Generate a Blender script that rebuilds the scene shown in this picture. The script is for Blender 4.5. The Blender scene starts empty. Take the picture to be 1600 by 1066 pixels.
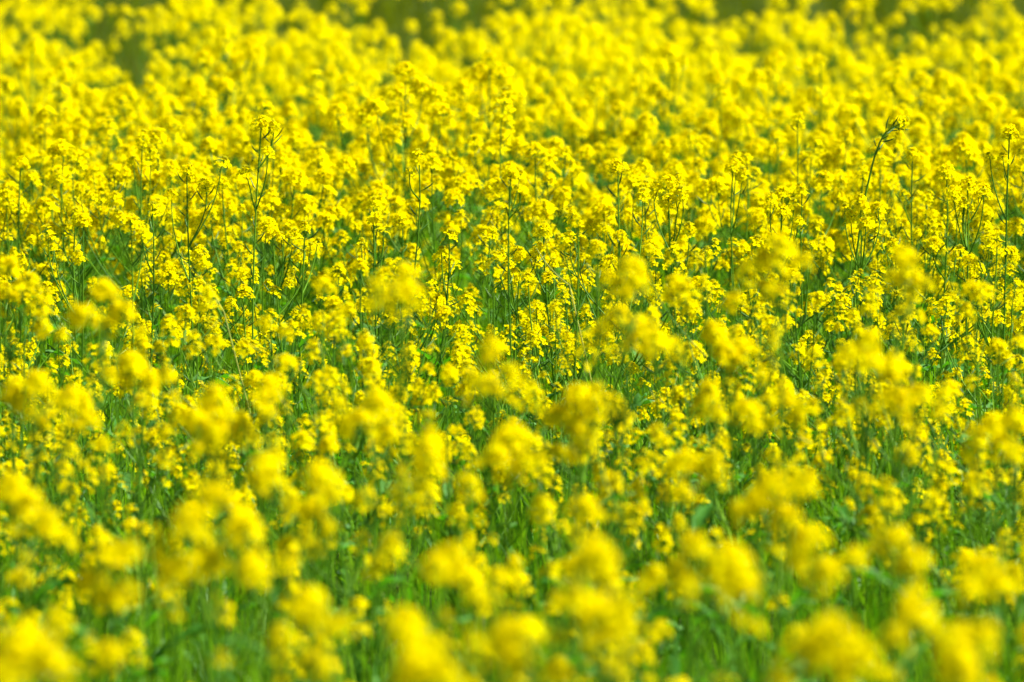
import bpy, math, random
import numpy as np
from mathutils import Vector, Matrix
S = bpy.context.scene
R = math.radians
rng = np.random.default_rng(7)

# ---------------------------------------------------------------- camera
CAM_Z = 1.95
FPX = 200.0 / 36.0 * 1600.0
PITCH = math.atan(1033.0 / FPX)
cam_d = bpy.data.cameras.new('camera')
cam = bpy.data.objects.new('camera', cam_d)
S.collection.objects.link(cam)
cam.location = (0, 0, CAM_Z)
cam.rotation_euler = (math.pi / 2 - PITCH, 0, 0)
cam_d.lens = 200.0
cam_d.sensor_width = 36.0
cam_d.clip_start = 0.1
cam_d.clip_end = 2000.0
cam_d.dof.use_dof = True
cam_d.dof.focus_distance = 13.1
cam_d.dof.aperture_fstop = 3.7
cam_d.dof.aperture_blades = 0
S.camera = cam

# ---------------------------------------------------------------- light
SUN_EL, SUN_AZ = 52.0, 92.0             # azimuth clockwise from +Y (the view direction): high, from the right
w = bpy.data.worlds.new('World')
S.world = w
w.use_nodes = True
nt = w.node_tree
bg = nt.nodes['Background']
sky = nt.nodes.new('ShaderNodeTexSky')
sky.sky_type = 'NISHITA'
sky.sun_disc = False
sky.sun_elevation = R(SUN_EL)
sky.sun_rotation = R(SUN_AZ)
nt.links.new(sky.outputs['Color'], bg.inputs['Color'])
bg.inputs['Strength'].default_value = 0.065
sl = bpy.data.lights.new('sun', 'SUN')
sl.energy = 5.0
sl.angle = R(0.5)
sl.color = (1.0, 0.96, 0.88)
so = bpy.data.objects.new('sun', sl)
S.collection.objects.link(so)
tosun = Vector((math.sin(R(SUN_AZ)) * math.cos(R(SUN_EL)), math.cos(R(SUN_AZ)) * math.cos(R(SUN_EL)), math.sin(R(SUN_EL))))
so.rotation_euler = tosun.to_track_quat('Z', 'Y').to_euler()
S.view_settings.view_transform = 'Standard'
S.view_settings.look = 'None'
S.view_settings.exposure = 1.18
S.view_settings.gamma = 1.0
S.render.engine = 'CYCLES'
S.cycles.use_denoising = True
S.cycles.max_bounces = 8
S.cycles.diffuse_bounces = 4
S.cycles.transmission_bounces = 5

# ---------------------------------------------------------------- materials
def leafy(name, c0, c1, tr=0.35, trc=None, gloss=0.0, rough=0.4):
    """thin plant tissue: diffuse + light coming through it; colour varies a little from piece to piece"""
    m = bpy.data.materials.new(name); m.use_nodes = True
    t = m.node_tree; t.nodes.clear()
    N = t.nodes.new; L = t.links.new
    geo = N('ShaderNodeNewGeometry'); oi = N('ShaderNodeObjectInfo')
    add = N('ShaderNodeMath'); add.operation = 'ADD'
    fr = N('ShaderNodeMath'); fr.operation = 'FRACT'
    L(geo.outputs['Random Per Island'], add.inputs[0]); L(oi.outputs['Random'], add.inputs[1]); L(add.outputs[0], fr.inputs[0])
    ramp = N('ShaderNodeValToRGB')
    ramp.color_ramp.elements[0].color = (*c0, 1); ramp.color_ramp.elements[1].color = (*c1, 1)
    L(fr.outputs[0], ramp.inputs[0])
    tc = N('ShaderNodeTexCoord'); nz = N('ShaderNodeTexNoise'); nz.inputs['Scale'].default_value = 60
    L(tc.outputs['Object'], nz.inputs['Vector'])
    hs = N('ShaderNodeHueSaturation')
    mr = N('ShaderNodeMapRange'); mr.inputs[1].default_value = .3; mr.inputs[2].default_value = .7
    mr.inputs[3].default_value = .82; mr.inputs[4].default_value = 1.08
    L(nz.outputs[0], mr.inputs[0]); L(mr.outputs[0], hs.inputs['Value']); L(ramp.outputs[0], hs.inputs['Color'])
    d = N('ShaderNodeBsdfDiffuse'); L(hs.outputs[0], d.inputs[0])
    tl = N('ShaderNodeBsdfTranslucent')
    if trc: tl.inputs[0].default_value = (*trc, 1)
    else: L(hs.outputs[0], tl.inputs[0])
    mx = N('ShaderNodeMixShader'); mx.inputs[0].default_value = tr
    L(d.outputs[0], mx.inputs[1]); L(tl.outputs[0], mx.inputs[2])
    out = N('ShaderNodeOutputMaterial'); last = mx
    if gloss:
        g = N('ShaderNodeBsdfGlossy'); g.inputs['Roughness'].default_value = rough; g.inputs[0].default_value = (1, 1, 1, 1)
        m2 = N('ShaderNodeMixShader'); m2.inputs[0].default_value = gloss
        L(mx.outputs[0], m2.inputs[1]); L(g.outputs[0], m2.inputs[2]); last = m2
    L(last.outputs[0], out.inputs[0])
    return m

PETAL = leafy('petal', (0.87, 0.66, 0.0), (0.88, 0.84, 0.0), 0.45, (0.87, 0.79, 0.0))
STAMEN = leafy('stamen', (0.80, 0.58, 0.0), (0.85, 0.66, 0.0), 0.1)
PALE = leafy('faded petal', (0.80, 0.62, 0.08), (0.84, 0.70, 0.26), 0.35)
BUD = leafy('bud', (0.42, 0.45, 0.01), (0.62, 0.56, 0.01), 0.2)
STEM = leafy('stem', (0.06, 0.19, 0.010), (0.15, 0.32, 0.012), 0.15, None, 0.012, 0.45)
POD = leafy('pod', (0.04, 0.14, 0.02), (0.10, 0.22, 0.015), 0.2, None, 0.02, 0.4)
LEAF = leafy('leaf', (0.04, 0.17, 0.008), (0.11, 0.28, 0.05), 0.4, (0.10, 0.38, 0.004), 0.015, 0.5)
GRASS = leafy('grass', (0.05, 0.18, 0.002), (0.24, 0.44, 0.006), 0.45, (0.19, 0.44, 0.002), 0.012, 0.45)
STRAW = leafy('straw', (0.34, 0.38, 0.07), (0.46, 0.46, 0.12), 0.2)
MEADOW = leafy('meadow', (0.09, 0.14, 0.002), (0.17, 0.21, 0.003), 0.4)

def ground_mat():
    m = bpy.data.materials.new('ground'); m.use_nodes = True
    t = m.node_tree; b = t.nodes['Principled BSDF']
    tc = t.nodes.new('ShaderNodeTexCoord')
    n1 = t.nodes.new('ShaderNodeTexNoise'); n1.inputs['Scale'].default_value = 3.0; n1.inputs['Detail'].default_value = 8
    t.links.new(tc.outputs['Object'], n1.inputs['Vector'])
    r = t.nodes.new('ShaderNodeValToRGB')
    r.color_ramp.elements[0].position = .35; r.color_ramp.elements[1].position = .65
    r.color_ramp.elements[0].color = (0.02, 0.035, 0.004, 1); r.color_ramp.elements[1].color = (0.05, 0.075, 0.006, 1)
    t.links.new(n1.outputs[0], r.inputs[0]); t.links.new(r.outputs[0], b.inputs['Base Color'])
    b.inputs['Roughness'].default_value = 1.0
    b.inputs['Specular IOR Level'].default_value = 0.1
    bp = t.nodes.new('ShaderNodeBump'); bp.inputs['Strength'].default_value = .6; bp.inputs['Distance'].default_value = .03
    t.links.new(n1.outputs[0], bp.inputs['Height']); t.links.new(bp.outputs[0], b.inputs['Normal'])
    return m
GROUND = ground_mat()

# ---------------------------------------------------------------- geometry helpers
class Geo:
    """quads with a material slot each; several can be appended and moved"""
    def __init__(s, V=None, Q=None, M=None):
        s.V = np.zeros((0, 3)) if V is None else np.asarray(V, float)
        s.Q = np.zeros((0, 4), int) if Q is None else np.asarray(Q, int)
        s.M = np.zeros(len(s.Q), int) if M is None else np.asarray(M, int)
class Bag:
    def __init__(s): s.v = []; s.q = []; s.m = []; s.n = 0
    def add(s, V, Q, M):
        s.v.append(V); s.q.append(Q + s.n); s.n += len(V)
        s.m.append(np.full(len(Q), M) if np.isscalar(M) else M)
    def geo(s):
        return Geo(np.concatenate(s.v), np.concatenate(s.q), np.concatenate(s.m)) if s.v else Geo()

def to_mesh(name, g, mats, smooth=True):
    me = bpy.data.meshes.new(name)
    n = len(g.Q)
    me.vertices.add(len(g.V)); me.vertices.foreach_set('co', g.V.astype(np.float32).ravel())
    me.loops.add(n * 4); me.loops.foreach_set('vertex_index', g.Q.astype(np.int32).ravel())
    me.polygons.add(n); me.polygons.foreach_set('loop_start', np.arange(0, n * 4, 4, dtype=np.int32))
    for m in mats: me.materials.append(m)
    me.polygons.foreach_set('material_index', g.M.astype(np.int32))
    me.polygons.foreach_set('use_smooth', np.full(n, smooth))
    me.update(calc_edges=True)
    return me

def unit(v):
    return v / (np.linalg.norm(v) + 1e-12)
def frame(d):
    """columns x, y, z with z along d"""
    z = unit(np.asarray(d, float)); a = np.array([0, 0, 1.0]) if abs(z[2]) < .9 else np.array([1.0, 0, 0])
    x = unit(np.cross(a, z)); return np.stack([x, np.cross(z, x), z], 1)
def tube(P, rad, n=4):
    P = np.asarray(P, float); k = len(P); rad = np.broadcast_to(rad, k)
    T = np.gradient(P, axis=0); V = []
    F = frame(T[0])
    for i in range(k):
        z = unit(T[i]); x = unit(F[:, 0] - z * F[:, 0].dot(z)); y = np.cross(z, x); F = np.stack([x, y, z], 1)
        a = np.arange(n) * 2 * math.pi / n
        V.append(P[i] + rad[i] * (np.cos(a)[:, None] * x + np.sin(a)[:, None] * y))
    Q = [[i * n + j, i * n + (j + 1) % n, (i + 1) * n + (j + 1) % n, (i + 1) * n + j] for i in range(k - 1) for j in range(n)]
    return np.concatenate(V), np.array(Q)
def grid(P):
    """P: rows x cols x 3"""
    r, c = P.shape[:2]
    Q = [[i * c + j, i * c + j + 1, (i + 1) * c + j + 1, (i + 1) * c + j] for i in range(r - 1) for j in range(c - 1)]
    return P.reshape(-1, 3), np.array(Q)

# ---------------------------------------------------------------- flower heads, pods, leaves: a small family of each
def petal_grid(L, W, cup, lite):
    if lite:
        rows = [(0.1, .25), (1.0, .8)]; cols = [-1, 1]
    else:
        rows = [(0.06, .12), (.55, .9), (1.0, .62)]; cols = [-1, 0, 1]
    P = np.zeros((len(rows), len(cols), 3))
    for i, (r, ww) in enumerate(rows):
        for j, c in enumerate(cols):
            rr = r * L * (1.0 + (.10 if (c == 0 and i == len(rows) - 1) else 0))
            P[i, j] = (c * ww * W / 2, rr, cup * L * r * (1.25 - r) + (.10 * L * abs(c) * r))
    return P
def make_head(g, N, rad, hgt, pale=0, lite=False):
    """a raceme: open four-petalled flowers on stalks round a short axis; returns flowers and the bud tuft on top"""
    b = Bag()
    if not lite:
        V, Q = tube([(0, 0, -.008), (0, 0, hgt * .5), (0, 0, hgt)], [.0014, .0012, .0008], 4); b.add(V, Q, 1)
    ph = g.uniform(0, 6.28)
    for i in range(N):
        t = (i + g.uniform(.2, .8)) / N
        a = ph + i * 2.39996 + g.normal(0, .25)
        el = R(5 + 68 * t ** 1.3 + g.normal(0, 9))
        ln = rad * (1 - .55 * t ** 2) * g.uniform(.6, 1.25)
        d = np.array([math.cos(a) * math.cos(el), math.sin(a) * math.cos(el), math.sin(el)])
        p0 = np.array([0, 0, hgt * .88 * t]); c = p0 + d * ln
        if not lite:
            V, Q = tube([p0, (p0 + c) / 2 + (0, 0, -.002), c], .0006, 3); b.add(V, Q, 1)
        nrm = unit(d + np.array([0, 0, .55]) + g.normal(0, .28, 3))
        F = frame(nrm); tw = g.uniform(0, 6.28); sz = g.uniform(.85, 1.15) * (1.0 if t < .8 else .75)
        cup = g.uniform(.1, .55)
        mat = 3 if g.random() < pale else 0
        for k in range(4):
            if mat == 3 and g.random() < .35: continue
            P = petal_grid(.0098 * sz, .0088 * sz, cup + g.normal(0, .12), lite)
            aa = tw + k * math.pi / 2 + g.normal(0, .1)
            ca, sa = math.cos(aa), math.sin(aa)
            X = P.copy(); X[..., 0] = P[..., 0] * ca - P[..., 1] * sa; X[..., 1] = P[..., 0] * sa + P[..., 1] * ca
            V, Q = grid(X @ F.T + c); b.add(V, Q, mat)
        if not lite:
            V, Q = tube([c - nrm * .001, c + nrm * .0022, c + nrm * .0048], [.0012, .0016, .0007], 4); b.add(V, Q, 2)
    t = Bag()
    for i in range(4 if lite else 11):
        a = i * 2.39996; rr = .0016 * math.sqrt(i) * 1.15
        p = np.array([rr * math.cos(a), rr * math.sin(a), hgt * 1.0 + .006 - rr * .35])
        d = unit(np.array([rr * math.cos(a) * 60, rr * math.sin(a) * 60, 1.0]))
        V, Q = tube([p - d * .0035, p - d * .0012, p + d * .0012, p + d * .0035], np.array([.0006, .0019, .0017, .0004]) * (1.3 if lite else 1), 4); t.add(V, Q, 0)
    return b.geo(), t.geo()
HEADS = {}
def family(key, n, N, rad, hgt, pale=0.0):
    HEADS[key] = []
    for i in range(n):
        p = pale if i % 3 == 0 else 0.0
        fl, bd = make_head(rng, int(N * rng.uniform(.85, 1.2)), rad * rng.uniform(.9, 1.12), hgt * rng.uniform(.85, 1.2), p)
        fl2, bd2 = make_head(rng, int(N * .95), rad, hgt, 0, True)
        HEADS[key].append(dict(
            flowers=to_mesh('flower_head', fl, [PETAL, STEM, STAMEN, PALE]), buds=to_mesh('bud_cluster', bd, [BUD]), lite=(fl2, bd2)))
family('full', 10, 28, .0235, .027, 0)
family('loose', 8, 20, .027, .058, 0)
family('tall', 4, 32, .019, .060, 0)
family('mid', 8, 15, .017, .028, .03)
family('few', 6, 6, .014, .018, .05)

PODS = []
for i in range(5):
    L = rng.uniform(.028, .045); bend = rng.uniform(.15, .5)
    s = np.linspace(0, 1, 7)
    P = np.stack([L * s, np.zeros(7), bend * L * s ** 2], 1)
    V, Q = tube(P, np.array([.0005, .0005, .0012, .0014, .0013, .0009, .0003]) * 1.15, 4)
    PODS.append((V, Q, to_mesh('seed_pod', Geo(V, Q), [POD])))
LEAVES = []
for i in range(6):
    L = rng.uniform(.07, .15); W = L * rng.uniform(.2, .34); dr = rng.uniform(.2, 1.1)
    rows = 7; P = np.zeros((rows, 5, 3))
    for r_ in range(rows):
        u = r_ / (rows - 1); ww = W * (math.sin(math.pi * min(u * .93 + .06, 1)) ** .7) * (1 + .18 * math.sin(r_ * 2.4 + i))
        for c in range(5):
            x = (c - 2) / 2
            P[r_, c] = (x * ww / 2, L * u * (1 - .12 * dr * u), abs(x) * ww * .22 + L * (.85 * u - dr * .55 * u * u) + .006 * math.sin(r_ * 2.1 + c * 1.7))
    V, Q = grid(P); LEAVES.append((V, Q, to_mesh('leaf', Geo(V, Q), [LEAF])))

# ---------------------------------------------------------------- one plant: where everything goes
def bez(a, b, c, d, n):
    t = np.linspace(0, 1, n)[:, None]
    return (1 - t) ** 3 * a + 3 * (1 - t) ** 2 * t * b + 3 * (1 - t) * t * t * c + t ** 3 * d
def along(P, t):
    x = t * (len(P) - 1); i = min(int(x), len(P) - 2); f = x - i
    return P[i] * (1 - f) + P[i + 1] * f, unit(P[i + 1] - P[i])
def mat4(F, p, s=1.0):
    M = np.eye(4); M[:3, :3] = F * s; M[:3, 3] = p; return M

class Spec:
    pass
def plan(base, heads, g, pods=3, leaves=5, thick=1.0, path=None, axis=None):
    """base: foot on the ground; heads: [(xyz, kind, scale)], the first tops the main stem; all in world space"""
    s = Spec(); s.base = np.array(base, float); s.own = []; s.shared = []
    top = np.array(heads[0][0], float); H = top[2]
    if path is None:
        lean = np.array([g.normal(0, .025), g.normal(0, .025), 0])
        P = bez(s.base, s.base + (0, 0, H * .35) + lean, top - (0, 0, H * .3) + g.normal(0, .012, 3) * (1, 1, 0), top, 10)
    else:
        P = np.array(path, float)
    V, Q = tube(P, np.linspace(.0034, .0017, len(P)) * thick, 6); s.own.append(('stem', V, Q))
    def put_head(p, d, kind, sc):
        v = int(g.integers(len(HEADS[kind])))
        tilt = unit(d + g.normal(0, .16, 3)) if axis is None else unit(np.array(axis, float))
        F = frame(tilt); a = g.uniform(0, 6.28)
        F = F @ np.array([[math.cos(a), -math.sin(a), 0], [math.sin(a), math.cos(a), 0], [0, 0, 1]])
        s.shared.append(('flower_head', kind, v, mat4(F, p, sc)))
    def put_pods(P, lo, hi, n):
        for i in range(n):
            p, d = along(P, lo + (hi - lo) * (i + g.uniform(.2, .8)) / max(n, 1))
            a = i * 2.4 + g.uniform(-.4, .4); F0 = frame(d)
            out = F0[:, 0] * math.cos(a) + F0[:, 1] * math.sin(a)
            x = unit(out + d * g.uniform(.25, .9)); y = unit(np.cross(d, x)); z = np.cross(x, y)
            s.shared.append(('seed_pod', None, int(g.integers(len(PODS))), mat4(np.stack([x, y, z], 1), p, g.uniform(.8, 1.25))))
    p, d = along(P, 1.0); put_head(p, d, heads[0][1], heads[0][2])
    put_pods(P, max(.5, 1 - .17 / H - .02 * pods), 1 - .012 / H, pods)
    for hp, kind, sc in heads[1:]:
        hp = np.array(hp, float)
        hd = np.linalg.norm(hp[:2] - top[:2])
        z0 = np.clip(hp[2] - hd * g.uniform(.9, 1.6) - .06, H * .12, H * .85)
        i = int(np.argmin(abs(P[:, 2] - z0))); q = P[i]
        dz = hp[2] - q[2]; mid = q + (hp - q) * (.45, .45, 0)
        B = bez(q, mid + (0, 0, dz * .25), np.array([hp[0], hp[1], hp[2] - dz * .4]) + g.normal(0, .006, 3), hp, 8)
        V, Q = tube(B, np.linspace(.0021, .0012, len(B)) * thick, 5); s.own.append(('branch', V, Q))
        p, d = along(B, 1.0); put_head(p, d, kind, sc)
        if pods and kind != 'few': put_pods(B, .62, .95, max(1, pods // 2))
    for i in range(leaves):
        t = g.uniform(.08, .62 if H < .75 else .4) if i else .35
        p, d = along(P, t); a = i * 2.4 + g.uniform(0, 1)
        y = np.array([math.cos(a), math.sin(a), 0]); x = np.array([math.sin(a), -math.cos(a), 0]); z = np.array([0, 0, 1.0])
        s.shared.append(('leaf', None, int(g.integers(len(LEAVES))), mat4(np.stack([x, y, z], 1), p, g.uniform(.75, 1.25) * (1.15 - .6 * t))))
    s.top = top; s.nheads = sum(1 for h in heads if h[1] != 'few'); s.H = H
    return s

COL = S.collection
def realise(s, name, label, group):
    root = bpy.data.objects.new(name, None); COL.objects.link(root)
    root.empty_display_size = .05
    root.location = s.base; root['label'] = label; root['category'] = 'plant'; root['group'] = group
    off = Matrix.Translation(-Vector(s.base))
    for part, V, Q in s.own:
        o = bpy.data.objects.new(part, to_mesh(part, Geo(V - s.base, Q), [STEM])); COL.objects.link(o); o.parent = root
    for part, kind, v, M in s.shared:
        me = HEADS[kind][v]['flowers'] if part == 'flower_head' else (PODS if part == 'seed_pod' else LEAVES)[v][2]
        o = bpy.data.objects.new(part, me); COL.objects.link(o); o.parent = root
        o.matrix_local = off @ Matrix(M.tolist())
        if part == 'flower_head':
            b = bpy.data.objects.new('bud_cluster', HEADS[kind][v]['buds']); COL.objects.link(b); b.parent = o
    return root
def melt(s, bag):
    """the same plant as part of one mass: slots 0 petal 1 stem 2 leaf 3 bud"""
    for part, V, Q in s.own: bag.add(V, Q, 1)
    for part, kind, v, M in s.shared:
        if part == 'flower_head':
            for gg, m in zip(HEADS[kind][v]['lite'], (0, 3)):
                if len(gg.Q): bag.add(gg.V @ M[:3, :3].T + M[:3, 3], gg.Q, m)
        elif part == 'leaf':
            V, Q, _ = LEAVES[v]; bag.add(V @ M[:3, :3].T + M[:3, 3], Q, 2)

# ---------------------------------------------------------------- photograph pixel -> point in the field at height z
CP, SP = math.cos(PITCH), math.sin(PITCH)
def at_z(px, py, z):
    x, y = (px - 800) / FPX, -(py - 533) / FPX
    d = np.array([x, CP + y * SP, -SP + y * CP])
    return np.array([0, 0, CAM_Z]) + d * (z - CAM_Z) / d[2]
def at_y(px, py, Y):
    x, y = (px - 800) / FPX, -(py - 533) / FPX
    d = np.array([x, CP + y * SP, -SP + y * CP])
    return np.array([0, 0, CAM_Z]) + d * Y / d[1]
def project(p):
    r = np.asarray(p, float) - (0, 0, CAM_Z)
    dep = r[1] * CP - r[2] * SP; up = r[1] * SP + r[2] * CP
    return 800 + FPX * r[0] / dep, 533 - FPX * up / dep

exec_order = []          # (spec, label or None, anchor phrase or None)
def hero(z, pts, label, anchor, pods=2, leaves=5, low=2, **kw):
    """pts: (px, py, kind, scale) of the heads as the photograph shows them, the first the topmost, at height z"""
    Y = at_z(pts[0][0], pts[0][1], z)[1]
    hs = []; extra = []
    for i, p in enumerate(pts):
        q = at_y(p[0], p[1], Y + (0 if i == 0 else rng.uniform(-.06, .06)))
        kind = p[2] if len(p) > 2 else 'full'; sc = p[3] if len(p) > 3 else 1.0
        q = q - (0, 0, .02 * sc)
        soft = Y < 11.5
        hs.append((q, kind, sc * rng.uniform(.95, 1.06) * (.9 if soft else .9)))
        if kind in ('full', 'tall'):
            for k in range(2 if soft else 1):
                a = rng.uniform(0, 6.28); r_ = rng.uniform(.026, .05) * sc
                extra.append((q + (r_ * math.cos(a), r_ * math.sin(a), -rng.uniform(.0, .05)), rng.choice(['mid', 'few', 'few', 'loose']), rng.uniform(.6, .9)))
    hs += extra
    cx = np.mean([h[0][:2] for h in hs], 0)
    base = np.array([cx[0] + rng.normal(0, .02), cx[1] + rng.normal(0, .03), 0])
    for k in range(low):
        a = rng.uniform(0, 6.28); r_ = rng.uniform(.06, .16)
        hs.append((np.array([base[0] + r_ * math.cos(a), base[1] + r_ * math.sin(a), hs[0][0][2] * rng.uniform(.5, .8)]), rng.choice(['few', 'few', 'mid']), rng.uniform(.8, 1.1)))
    exec_order.append((plan(base, hs, rng, pods, leaves, **kw), label, anchor))

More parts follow.
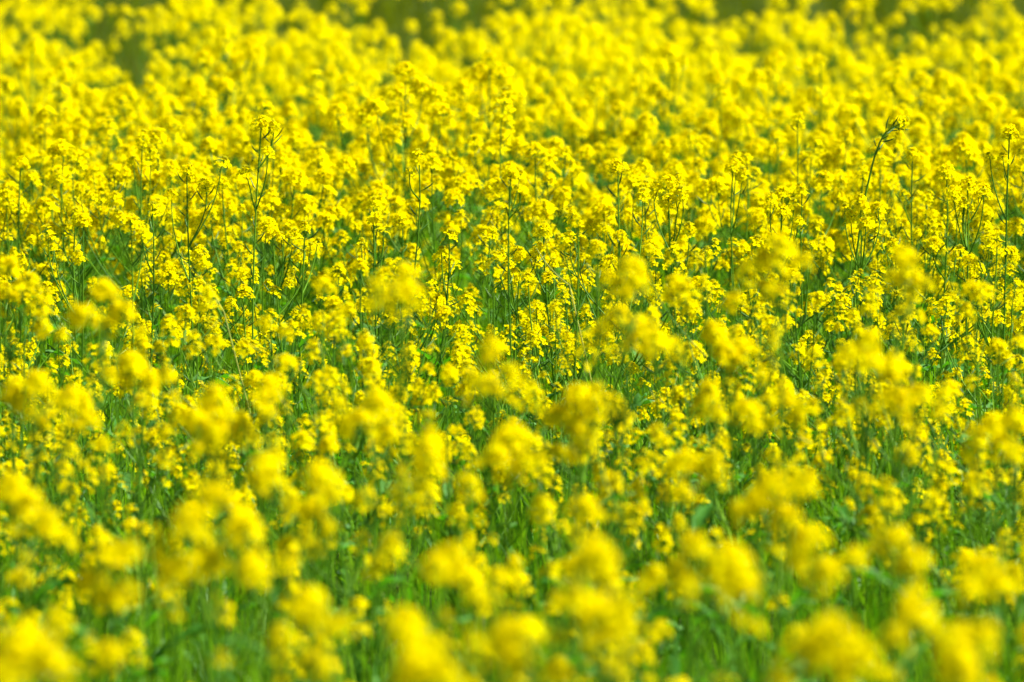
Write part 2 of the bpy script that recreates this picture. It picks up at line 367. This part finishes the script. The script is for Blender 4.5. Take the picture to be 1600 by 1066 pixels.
HEROES = [
 # near, out of focus
 (.92, [(158, 450, 'full', 1.15), (188, 482), (132, 487), (165, 505, 'mid')], 'big soft cluster of yellow heads rising over green stems at the left', 'the big cluster upper left'),
 (.84, [(12, 412, 'full', 1.1), (38, 440), (8, 452), (66, 505, 'mid')], 'plant with stacked yellow heads leaning out of the left edge', 'the stacked left-edge heads'),
 (.80, [(55, 592, 'full', 1.1), (20, 618), (112, 622, 'full', 1.2), (134, 648)], 'pair of large hazy yellow domes low by the left edge', 'the twin hazy domes'),
 (.80, [(205, 566, 'full', 1.15), (232, 588), (262, 585, 'mid')], 'round yellow head with a smaller one trailing off its right side', 'the trailing round head'),
 (.80, [(340, 622, 'full', 1.3), (308, 648), (368, 655), (345, 668)], 'wide dome of merged yellow heads left of the green gap', 'the wide merged dome'),
 (.82, [(420, 600, 'full', 1.1), (404, 622, 'mid')], 'single smooth yellow dome just right of the wide merged one', 'the smooth lone dome'),
 (.80, [(592, 632, 'full', 1.25), (562, 656, 'full', 1.1), (606, 668, 'mid')], 'dark-hearted yellow head with two lobes above the green gap', 'the two-lobed head'),
 (.78, [(670, 722, 'tall', 1.35), (664, 760, 'mid')], 'tall thimble-shaped yellow head standing alone beside green grass', 'the thimble-shaped head'),
 (.78, [(802, 680, 'full', 1.35), (772, 708), (815, 712, 'mid')], 'big round yellow head right of the thimble-shaped one', 'the big round middle head'),
 (.80, [(905, 618, 'full', 1.2), (872, 645), (898, 662), (930, 636, 'mid')], 'bushy yellow head of four lobes in the centre right', 'the bushy four-lobed head'),
 (.86, [(764, 556, 'tall', 1.0), (795, 575, 'mid'), (768, 600), (748, 588, 'mid')], 'upright yellow column of heads with narrow side lobe, mid field', 'the upright yellow column'),
 (.88, [(966, 488, 'full', 1.05), (1000, 505, 'full', 1.1), (1024, 528), (984, 530, 'mid')], 'wide yellow mass slanting down to the right on one stem', 'the slanting yellow mass'),
 (.98, [(634, 424, 'full', 1.0), (642, 452, 'full', .9)], 'pear-shaped yellow head on a long straight green stem', 'the pear-shaped head'),
 (.98, [(988, 412, 'full', .95), (972, 446, 'mid', 1.1), (1000, 432, 'mid')], 'blurred yellow head with an olive lower lobe behind the slanting mass', 'the olive-lobed head'),
 (1.0, [(1222, 382, 'full', 1.1), (1186, 402, 'full', .9), (1208, 446, 'mid', 1.1)], 'soft yellow head with a shaded twin on its left, upper right', 'the shaded twin heads'),
 (.98, [(1412, 398, 'full', 1.05), (1428, 432, 'mid'), (1395, 430, 'mid')], 'soft yellow head with a dark spot at its middle', 'the dark-spotted head'),
 (.86, [(1146, 466, 'mid', 1.1), (1118, 515), (1160, 540, 'full', 1.1), (1130, 545)], 'ragged yellow cluster of four heads in steps, right of centre', 'the stepped ragged cluster'),
 (.82, [(1398, 575, 'full', 1.2), (1432, 612, 'full', 1.1), (1395, 620, 'full', 1.1), (1412, 655, 'mid')], 'tall bright yellow pile of heads on the right', 'the tall bright pile'),
 (.88, [(1356, 526, 'full', .95), (1342, 558, 'mid'), (1368, 556, 'mid')], 'olive yellow head just above the tall bright pile', 'the olive head above it'),
 (.78, [(1212, 752, 'full', 1.25), (1252, 748, 'mid', 1.2), (1188, 782), (1226, 800)], 'heavy yellow cluster drooping in four lobes, lower right', 'the heavy drooping cluster'),
 (.84, [(1132, 872, 'full', 1.5), (1150, 905, 'full', 1.1)], 'largest smooth yellow ball hanging low right of centre', 'the largest smooth ball'),
 (.76, [(1268, 838, 'full', 1.2), (1292, 885), (1248, 870, 'mid')], 'yellow head with bright right cheek below the heavy drooping cluster', 'the bright-cheeked head'),
 (.82, [(940, 862, 'full', 1.2), (915, 840, 'mid')], 'dull olive yellow ball left of the largest smooth ball', 'the dull olive ball'),
 (.76, [(702, 866, 'full', 1.1), (722, 896, 'full', 1.0), (680, 880, 'mid')], 'compact yellow head with a glowing right corner, low centre', 'the glowing-cornered head'),
 (.80, [(935, 945, 'full', 1.3), (898, 930, 'mid', 1.2), (960, 985)], 'broad yellow heap of blurred heads near the bottom edge', 'the broad bottom heap'),
 (.76, [(818, 990, 'full', 1.3), (782, 985, 'mid'), (812, 1030)], 'boxy yellow head at the bottom left of the broad heap', 'the boxy bottom head'),
 (.82, [(335, 775, 'full', 1.3), (302, 812, 'full', 1.2), (378, 822, 'full', 1.2), (330, 868), (278, 885), (385, 880)], 'huge sprawling yellow mass of six blurred heads at lower left', 'the huge sprawling mass'),
 (.76, [(478, 935, 'full', 1.1), (498, 965, 'mid'), (488, 1030)], 'column of yellow heads rising from the bottom edge below the huge mass', 'the bottom-edge column'),
 (.84, [(45, 1005, 'full', 1.5), (80, 1035), (15, 1040)], 'large yellow ball filling the bottom left corner', 'the corner ball'),
 (.76, [(172, 862, 'full', 1.0), (200, 850, 'mid'), (140, 905), (165, 920, 'mid')], 'arching row of bright yellow heads above the corner ball', 'the arching row'),
 (.76, [(412, 722, 'full', .95), (430, 748, 'mid'), (404, 745, 'mid')], 'bright yellow knot between dark green gaps, left of the thimble-shaped head', 'the bright knot'),
 (.76, [(42, 782, 'full', 1.1), (75, 815, 'full', 1.0), (15, 755), (100, 835, 'mid')], 'sloping yellow row running down from the left edge', 'the sloping row'),
 (.70, [(608, 848, 'mid', 1.1), (588, 876, 'few', 1.3)], 'small curled yellow head alone in dark green grass', 'the small curled head'),
 (.72, [(1402, 836, 'full', .95), (1432, 866, 'full', .9), (1408, 880, 'mid')], 'yellow head bending down right like an elbow', 'the elbow-shaped head'),
 (.78, [(1530, 880, 'full', 1.2), (1512, 912, 'mid'), (1556, 905, 'mid')], 'ring-like yellow head near the right edge', 'the ring-like head'),
 (.84, [(1300, 985, 'full', 1.5), (1262, 1015, 'full', 1.2), (1340, 1020)], 'massive pale yellow blur at the bottom right', 'the massive bottom blur'),
 (.78, [(1424, 950, 'full', 1.2), (1450, 975, 'mid'), (1400, 985, 'mid')], 'yellow crescent head above the bottom edge between two larger blurs', 'the crescent head'),
 (.76, [(1548, 664, 'full', 1.1), (1582, 645, 'mid', 1.1), (1568, 690)], 'yellow pair of heads tilting off the right edge', 'the tilted edge pair'),
 (.72, [(1072, 716, 'full', 1.0), (1042, 728, 'mid'), (1108, 712, 'mid')], 'arched yellow head with two short wings, right of the big round head', 'the winged arch'),
 (.72, [(1110, 612, 'full', .85), (1092, 630, 'mid')], 'leftmost of three small bright heads in the green', 'the first small bright head'),
 (.72, [(1170, 634, 'full', .85), (1180, 655, 'mid')], 'middle one of three small bright heads in the green', 'the second small bright head'),
 (.72, [(1232, 622, 'full', .85), (1244, 645, 'mid')], 'rightmost of three small bright heads in the green', 'the third small bright head'),
 (.82, [(655, 1042, 'full', 1.3), (690, 1050)], 'yellow head cut by the bottom edge near the middle', 'the cut bottom head'),
 (.80, [(1492, 1000, 'full', 1.2), (1525, 985, 'mid', 1.2), (1505, 1035)], 'loose olive yellow heads in the bottom right corner', 'the loose corner heads'),
 (.72, [(632, 960, 'full', .9), (650, 980, 'mid')], 'small yellow head between the boxy head and the bottom column', 'the small low head'),
 (.74, [(1085, 850, 'full', .95), (1062, 885, 'mid'), (1075, 905, 'mid')], 'grainy yellow head tucked left against the largest smooth ball', 'the grainy head'),
 (.74, [(488, 795, 'full', .95), (462, 785, 'mid'), (500, 740, 'full', 1.1)], 'olive yellow bunch right of the huge sprawling mass', 'the olive bunch'),
 # in focus
 (.93, [(408, 190, 'full', .95), (418, 232, 'few', 1.0), (385, 262, 'few')], 'tall slim stem with green pods under a crisp yellow tip, upper left', 'the tall podded stem', dict(pods=12, low=1)),
 (.88, [(798, 268, 'full', .85), (812, 290, 'few')], 'straight dark green stem with a small crisp head, centre', 'the straight dark stem', dict(pods=8, low=1)),
 (.92, [(1577, 206, 'full', .9), (1568, 240, 'few')], 'tall stem with a yellow cap near the right edge', 'the tall right-edge stem', dict(pods=8, low=1)),
 (.82, [(292, 262, 'mid', 1.0), (268, 300, 'few', 1.2), (322, 285, 'mid'), (345, 248, 'few', 1.2)], 'thin upright stems with sparse browned flowers left of the tall podded stem', 'the sparse browned stems', dict(pods=8, low=1)),
 (.78, [(903, 346, 'tall', .8), (880, 372, 'mid')], 'crisp upright spire of small yellow flowers right of centre', 'the crisp spire', dict(pods=6)),
 (.76, [(584, 336, 'mid', .95), (600, 352, 'few'), (570, 380, 'few')], 'crisp slender stem with a loose top left of centre', 'the loose-topped stem', dict(pods=6)),
 (.86, [(655, 242, 'mid', 1.0), (640, 262, 'few')], 'tall thin stem with a small ragged head above the centre', 'the tall ragged stem', dict(pods=5, low=1)),
 (.80, [(1222, 300, 'full', .85), (1222, 328, 'full', .8), (1240, 312, 'few')], 'crisp double-decked yellow head on the right', 'the double-decked head', dict(pods=4)),
 (.78, [(1044, 282, 'full', .9), (1022, 290, 'mid'), (1062, 300, 'mid'), (1045, 310, 'mid')], 'fluffy wide yellow crown right of centre in the far half', 'the fluffy wide crown'),
 (.76, [(1345, 312, 'full', .95), (1372, 322, 'full', .9), (1330, 335, 'mid'), (1352, 345, 'mid')], 'crisp broad bunch of yellow heads beneath the hooked stem', 'the crisp broad bunch'),
 (.78, [(1512, 285, 'full', .95), (1535, 296, 'full', .9), (1490, 300, 'full', .9), (1510, 325, 'mid')], 'full rounded yellow bush of heads at far right', 'the rounded right bush'),
 (.66, [(812, 392, 'full', .85), (838, 385, 'mid', 1.0), (780, 398, 'mid'), (800, 425, 'mid')], 'crisp flat-topped bunch of small flowers at the centre', 'the flat-topped bunch', dict(pods=6)),
 (.66, [(426, 362, 'full', .85), (458, 365, 'mid'), (470, 400, 'mid')], 'crisp yellow head on a dark stem below the tall podded stem', 'the dark-stemmed crisp head', dict(pods=6)),
 (.66, [(520, 470, 'full', .85), (500, 490, 'mid')], 'crisp round yellow head among green stalks left of the pear-shaped head', 'the crisp round head'),
 (.64, [(310, 440, 'mid', 1.1), (312, 405, 'mid')], 'sharp small yellow head amid bare green stems at left', 'the sharp small head', dict(pods=10)),
 (.62, [(290, 488, 'full', .95), (262, 500, 'mid')], 'low crisp yellow tuft right of the big cluster', 'the low crisp tuft'),
 (.78, [(205, 345, 'full', 1.0), (185, 335, 'mid'), (222, 362, 'mid')], 'golden brownish yellow tuft between left stems', 'the golden tuft', dict(pods=5)),
 (.74, [(1520, 450, 'full', .95), (1545, 455, 'mid'), (1510, 480, 'mid')], 'crisp yellow plume at the right, beneath the rounded bush', 'the right plume', dict(pods=5)),
 (.82, [(1060, 438, 'full', .9), (1050, 460, 'mid')], 'round yellow head on a straight stem right of the olive-lobed head', 'the straight-stemmed round head', dict(pods=3)),
 # more bare podded stems in focus
 (.74, [(238, 318, 'few', 1.2), (222, 345, 'few')], 'bare branching green stem with few flowers left of the sparse browned stems', 'the bare branching stem', dict(pods=14, low=2)),
 (.70, [(476, 352, 'mid', .9), (495, 372, 'few')], 'thin podded stem with a loose tip right of the dark-stemmed crisp head', 'the thin podded stem', dict(pods=12, low=2)),
 (.68, [(702, 362, 'few', 1.3), (690, 385, 'few')], 'wiry green stem with a few small flowers left of the flat-topped bunch', 'the wiry green stem', dict(pods=12, low=2)),
 (.72, [(1180, 372, 'few', 1.2), (1168, 395, 'few')], 'bare pale green stem with side pods left of the shaded twin heads', 'the bare pale stem', dict(pods=14, low=1)),
 (.70, [(118, 330, 'mid', .9), (100, 352, 'few')], 'slim podded stem with small yellow tip above the big cluster', 'the slim left stem', dict(pods=12, low=1)),
 # farther, out of focus
 (.80, [(268, 6, 'full', 1.2), (300, 22, 'full'), (285, 40)], 'tallest soft yellow heads on the field edge, left', 'the edge heads at left'),
 (.78, [(1330, 8, 'full', 1.2), (1336, 30, 'mid')], 'lone yellow puff standing clear against dark green at the field edge', 'the lone edge puff'),
 (.78, [(1298, 26, 'full', 1.0), (1310, 45, 'mid')], 'yellow puff left of the lone edge puff', 'the left edge puff'),
 (.78, [(222, 20, 'full', .9), (228, 45, 'mid')], 'small yellow puff in the dark gap of the field edge', 'the gap puff'),
 (.84, [(1246, 182, 'mid', 1.0)], 'soft thin stem with a faint yellow tip right of centre, far half', 'the faint thin stem', dict(pods=6, low=0)),
 (.86, [(1282, 92, 'full', .9), (1270, 110, 'few')], 'soft yellow head on a dim tall stem, far right', 'the dim tall stem', dict(pods=6, low=0)),
 (.78, [(1145, 258, 'full', .9), (1160, 268, 'mid')], 'soft pale yellow tuft left of the double-decked head', 'the soft pale tuft'),
]
GAPS = [(560, 745, 105, 55, .9), (690, 650, 70, 60, .85), (905, 720, 80, 45, .6), (1000, 990, 55, 70, .9), (1205, 930, 40, 90, .9), (1080, 790, 90, 50, .6),
        (400, 880, 50, 60, .6), (225, 720, 70, 50, .6), (760, 940, 70, 80, .5), (1310, 740, 90, 60, .6), (560, 930, 80, 90, .7), (1470, 770, 70, 50, .6), (330, 540, 80, 50, .5), (860, 540, 70, 60, .5),
        (205, 40, 55, 70, 1.0), (655, 0, 90, 46, .95), (1385, 5, 105, 46, .85), (1500, 5, 60, 40, .8), (880, 170, 60, 30, .6), (430, 60, 40, 60, .4), (1090, 330, 60, 30, .5), (1140, 0, 80, 36, .75), (440, 0, 70, 32, .7), (130, 10, 30, 18, .5), (1160, 12, 40, 20, .6)]
for h in HEROES:
    kw = h[4] if len(h) > 4 else {}
    hero(h[0], h[1], h[2], h[3], **kw)
# the hooked stem: its tip bends over to the right
Yh = at_z(1400, 190, .93)[1]
path = [at_y(x, y, Yh) for x, y in ((1338, 400), (1345, 350), (1352, 305), (1358, 280), (1363, 258), (1368, 240), (1375, 222), (1384, 207), (1393, 200), (1400, 197))]
foot = np.array([path[0][0] - .01, Yh, 0])
path = [foot, foot + (0, 0, path[0][2] * .5)] + path
exec_order.append((plan(foot, [(path[-1], 'mid', .95)], rng, 11, 0, 1.0, path=path, axis=(.75, 0, .5)),
                   'bare dark stem with curved pods, its yellow tip hooked over to the right', 'the hooked stem'))

# ---------------------------------------------------------------- the rest of the field
def edge(x):
    return 23.1 + .25 * math.sin(x * 1.9 + .6) + .2 * math.sin(x * 4.3)
hero_heads = [project(e[0].top) for e in exec_order]
hero_feet = [e[0].base[:2] for e in exec_order]
feet = [np.array(f) for f in hero_feet]
cell = {}
def near(p, r):
    i, j = int(p[0] // .3), int(p[1] // .3)
    for a in range(i - 1, i + 2):
        for b in range(j - 1, j + 2):
            for q in cell.get((a, b), ()):
                if (q[0] - p[0]) ** 2 + (q[1] - p[1]) ** 2 < r * r: return True
    return False
def mark(p): cell.setdefault((int(p[0] // .3), int(p[1] // .3)), []).append(p)
for f in feet: mark(f)

def random_plant(p, g, H):
    mid = 9.0 < p[1] < 14.2                              # an airier stand with smaller, half-faded heads
    near_ = p[1] <= 9.0
    n = int(g.integers(8, 13)) if mid or near_ else int(g.integers(8, 13)); hs = []
    big = g.uniform(.66, .88) if mid else (g.uniform(.7, .9) if near_ else g.uniform(.95, 1.15))
    kinds = ['full', 'loose', 'loose', 'mid', 'few'] if mid else ['full', 'full', 'full', 'mid']
    top = np.array([p[0] + g.normal(0, .025), p[1] + g.normal(0, .025), H])
    hs.append((top, g.choice(['full', 'loose', 'full', 'mid']), big * g.uniform(1, 1.2)))
    a0 = g.uniform(0, 6.28)
    for i in range(n):
        a = a0 + i * 2.4; r_ = g.uniform(.04, .20)
        hs.append((np.array([p[0] + r_ * math.cos(a), p[1] + r_ * math.sin(a), H - abs(g.normal(0, .16 if mid or near_ else .10)) - .015 - .2 * r_]), g.choice(kinds), big * g.uniform(.8, 1.15)))
    for i in range(int(g.integers(13, 20)) if near_ else int(g.integers(8, 14)) if mid else int(g.integers(3, 6))):
        a = g.uniform(0, 6.28); r_ = g.uniform(.05, .2)
        hs.append((np.array([p[0] + r_ * math.cos(a), p[1] + r_ * math.sin(a), H * g.uniform(.35, .8)]), g.choice(['few', 'few', 'mid', 'loose']), g.uniform(.65, .95)))
    return hs
cand = []
tries = 0
while tries < 60000:
    tries += 1
    y = math.sqrt(rng.uniform(5.2 ** 2, 24.0 ** 2)); x = rng.uniform(-1, 1) * (.09 * y + 2.2)
    if y > edge(x): continue
    p = (x, y)
    inside = abs(x) < .09 * y + .25
    if near(p, (.24 if y < 14 else .225) if inside else .30): continue
    H = float(np.clip(rng.normal((.68 if y > 14 else .66 if y < 9 else .63) + .05 * math.sin(x * 2.3 + y * .7) * math.sin(x * 5.1 - y * 1.3), .075), .45, .9))
    px, py = project((x, y, H))
    if 0 <= px <= 1600 and py < 1180:
        rej = 0
        for gx, gy, rx, ry, st in GAPS:
            q = ((px - gx) / rx) ** 2 + ((py - gy) / ry) ** 2
            if q < 1: rej = max(rej, st)
        if y < 10.5:                                     # keep the big near heads of the picture clear of one another
            for hx, hy in hero_heads:
                if abs(px - hx) < 70 and -60 < py - hy < 45: rej = max(rej, .6)
        if rng.random() < rej: mark(p); continue
    mark(p)
    cand.append((p, H, px, py))
near_plants, mass_plants = [], []
cand.sort(key=lambda c: c[0][1])
room = 300 - len(exec_order)
for p, H, px, py in cand:
    s = plan((p[0], p[1], 0), random_plant(p, rng, H), rng, int(rng.integers(5, 11) if 9.5 < p[1] < 14.5 else rng.integers(1, 5)), int(rng.integers(4, 8)))
    seen = 0
    for part, kind, v, M in s.shared:
        if part == 'flower_head':
            qx, qy = project(M[:3, 3]); seen += (0 < qx < 1600 and 0 < qy < 1066)
    if seen >= 2 and len(near_plants) < room:
        near_plants.append(s)
    else:
        mass_plants.append(s)

# labels: each plant said by its look and its place beside a plant that is easy to find
ORD = ['nearest', 'second', 'third', 'fourth', 'fifth', 'sixth', 'seventh', 'eighth', 'ninth', 'tenth', 'eleventh', 'twelfth', 'thirteenth', 'fourteenth', 'fifteenth']
anchors = [(project(e[0].top), e[2]) for e in exec_order]
bucket = {}
for s in near_plants:
    x, y = project(s.top)
    best = min(range(len(anchors)), key=lambda i: (anchors[i][0][0] - x) ** 2 + (anchors[i][0][1] - y) ** 2)
    dx, dy = x - anchors[best][0][0], y - anchors[best][0][1]
    side = ('right of' if dx > 0 else 'left of') if abs(dx) > abs(dy) else ('in front of' if dy > 0 else 'behind')
    bucket.setdefault((best, side), []).append((dx * dx + dy * dy, s))
GROUP = 'rapeseed plants flowering in the field'
labelled = [(e[0], e[1]) for e in exec_order]
for (b, side), lst in bucket.items():
    lst.sort(key=lambda t: t[0])
    for k, (_, s) in enumerate(lst):
        size = 'tall' if s.H > .72 else ('short' if s.H < .59 else 'mid-height')
        look = 'crisp' if 11.2 < s.base[1] < 15.2 else 'soft'
        full = 'densely headed' if s.nheads >= 13 else 'sparsely headed'
        labelled.append((s, f'{look} {size} {full} yellow plant, {ORD[k]} {side} {anchors[b][1]}'))
for s, lab in labelled:
    realise(s, 'rapeseed_plant', lab, GROUP)

bag = Bag()
for s in mass_plants: melt(s, bag)
o = bpy.data.objects.new('rapeseed_crop', to_mesh('rapeseed_crop', bag.geo(), [PETAL, STEM, LEAF, BUD])); COL.objects.link(o)
o['kind'] = 'stuff'; o['label'] = 'further yellow rapeseed plants crowding the field to its far edge'

# ---------------------------------------------------------------- grass and low green between the plants
def blades(n, xs, ys, hmin, hmax, wmin, wmax, lean=.35):
    h = rng.uniform(hmin, hmax, n); wd = rng.uniform(wmin, wmax, n)
    a = rng.uniform(0, 6.283, n); ln = np.abs(rng.normal(0, lean, n)) * h
    side = np.stack([-np.sin(a), np.cos(a), np.zeros(n)], 1); out = np.stack([np.cos(a), np.sin(a), np.zeros(n)], 1)
    spin = rng.uniform(0, 6.283, n); side = np.stack([np.cos(spin), np.sin(spin), np.zeros(n)], 1)
    B = np.stack([xs, ys, np.zeros(n)], 1)
    rows = []
    for t, ww in ((0, .8), (.4, 1.0), (.75, .7), (1.0, .08)):
        c = B + out * (ln * t * t)[:, None]; c[:, 2] = h * t * (1 - .12 * t * (ln / h))
        rows.append(c - side * (wd * ww / 2)[:, None]); rows.append(c + side * (wd * ww / 2)[:, None])
    V = np.stack(rows, 1).reshape(-1, 3)
    k = np.arange(n)[:, None] * 8
    Q = np.concatenate([k + np.array([[0, 1, 3, 2]]), k + np.array([[2, 3, 5, 4]]), k + np.array([[4, 5, 7, 6]])])
    return V, Q
bag = Bag()
n = 38000
ys = np.sqrt(rng.uniform(5.0 ** 2, 22.3 ** 2, n)); xs = rng.uniform(-1, 1, n) * (.09 * ys + .6)
V, Q = blades(n, xs, ys, .12, .50, .002, .006); bag.add(V, Q, 0)
n = 9000
ys = np.sqrt(rng.uniform(5.0 ** 2, 22.3 ** 2, n)); xs = rng.choice([-1, 1], n) * (.09 * ys + .5 + rng.uniform(0, 1.8, n))
V, Q = blades(n, xs, ys, .12, .4, .003, .008); bag.add(V, Q, 0)
n = 6000                                                  # broader low leaves
ys = np.sqrt(rng.uniform(5.0 ** 2, 22.3 ** 2, n)); xs = rng.uniform(-1, 1, n) * (.09 * ys + .8)
V, Q = blades(n, xs, ys, .08, .28, .012, .03, .9); bag.add(V, Q, 1)
o = bpy.data.objects.new('grass', to_mesh('grass', bag.geo(), [GRASS, LEAF])); COL.objects.link(o)
o['kind'] = 'stuff'; o['label'] = 'bright green grass and low leaves between the flowering plants'
bag = Bag()
n = 26000
ys = rng.uniform(22.0, 42.0, n); xs = rng.uniform(-7, 7, n)
V, Q = blades(n, xs, ys, .08, .3, .006, .016, .5); bag.add(V, Q, 0)
o = bpy.data.objects.new('meadow_grass', to_mesh('meadow_grass', bag.geo(), [MEADOW])); COL.objects.link(o)
o['kind'] = 'stuff'; o['label'] = 'dark olive green grass beyond the edge of the flower field'

# ---------------------------------------------------------------- dry stalks lying across the green
def stalk(pts, Y0, Y1, r, label):
    P = [at_y(x, y, Y0 + (Y1 - Y0) * i / (len(pts) - 1)) for i, (x, y) in enumerate(pts)]
    base = np.array(P[-1]); base[2] = 0
    P = P + [P[-1] + (.14, .05, -P[-1][2] + .01)]; base = np.array(P[-1]); base[2] = 0; P = np.array(P) - base
    V, Q = tube(P, np.linspace(r * .6, r, len(P)), 5)
    o = bpy.data.objects.new('dry_stalk', to_mesh('dry_stalk', Geo(V, Q), [STRAW])); COL.objects.link(o)
    o.location = base; o['label'] = label; o['category'] = 'stalk'; o['group'] = 'dry stalks leaning in the field'
stalk([(287, 408), (310, 430), (332, 455), (350, 488)], 12.5, 12.3, .0017, 'pale dry stalk slanting down right amid bare green stems')
stalk([(838, 388), (852, 410), (870, 430), (890, 446)], 12.6, 12.4, .0018, 'pale green stalk slanting down right beside the flat-topped bunch')

# ---------------------------------------------------------------- ground
P = np.array([[[-300, -60, 0], [300, -60, 0]], [[-300, 900, 0], [300, 900, 0]]], float)
V, Q = grid(P)
o = bpy.data.objects.new('ground', to_mesh('ground', Geo(V, Q), [GROUND])); COL.objects.link(o); o['kind'] = 'structure'
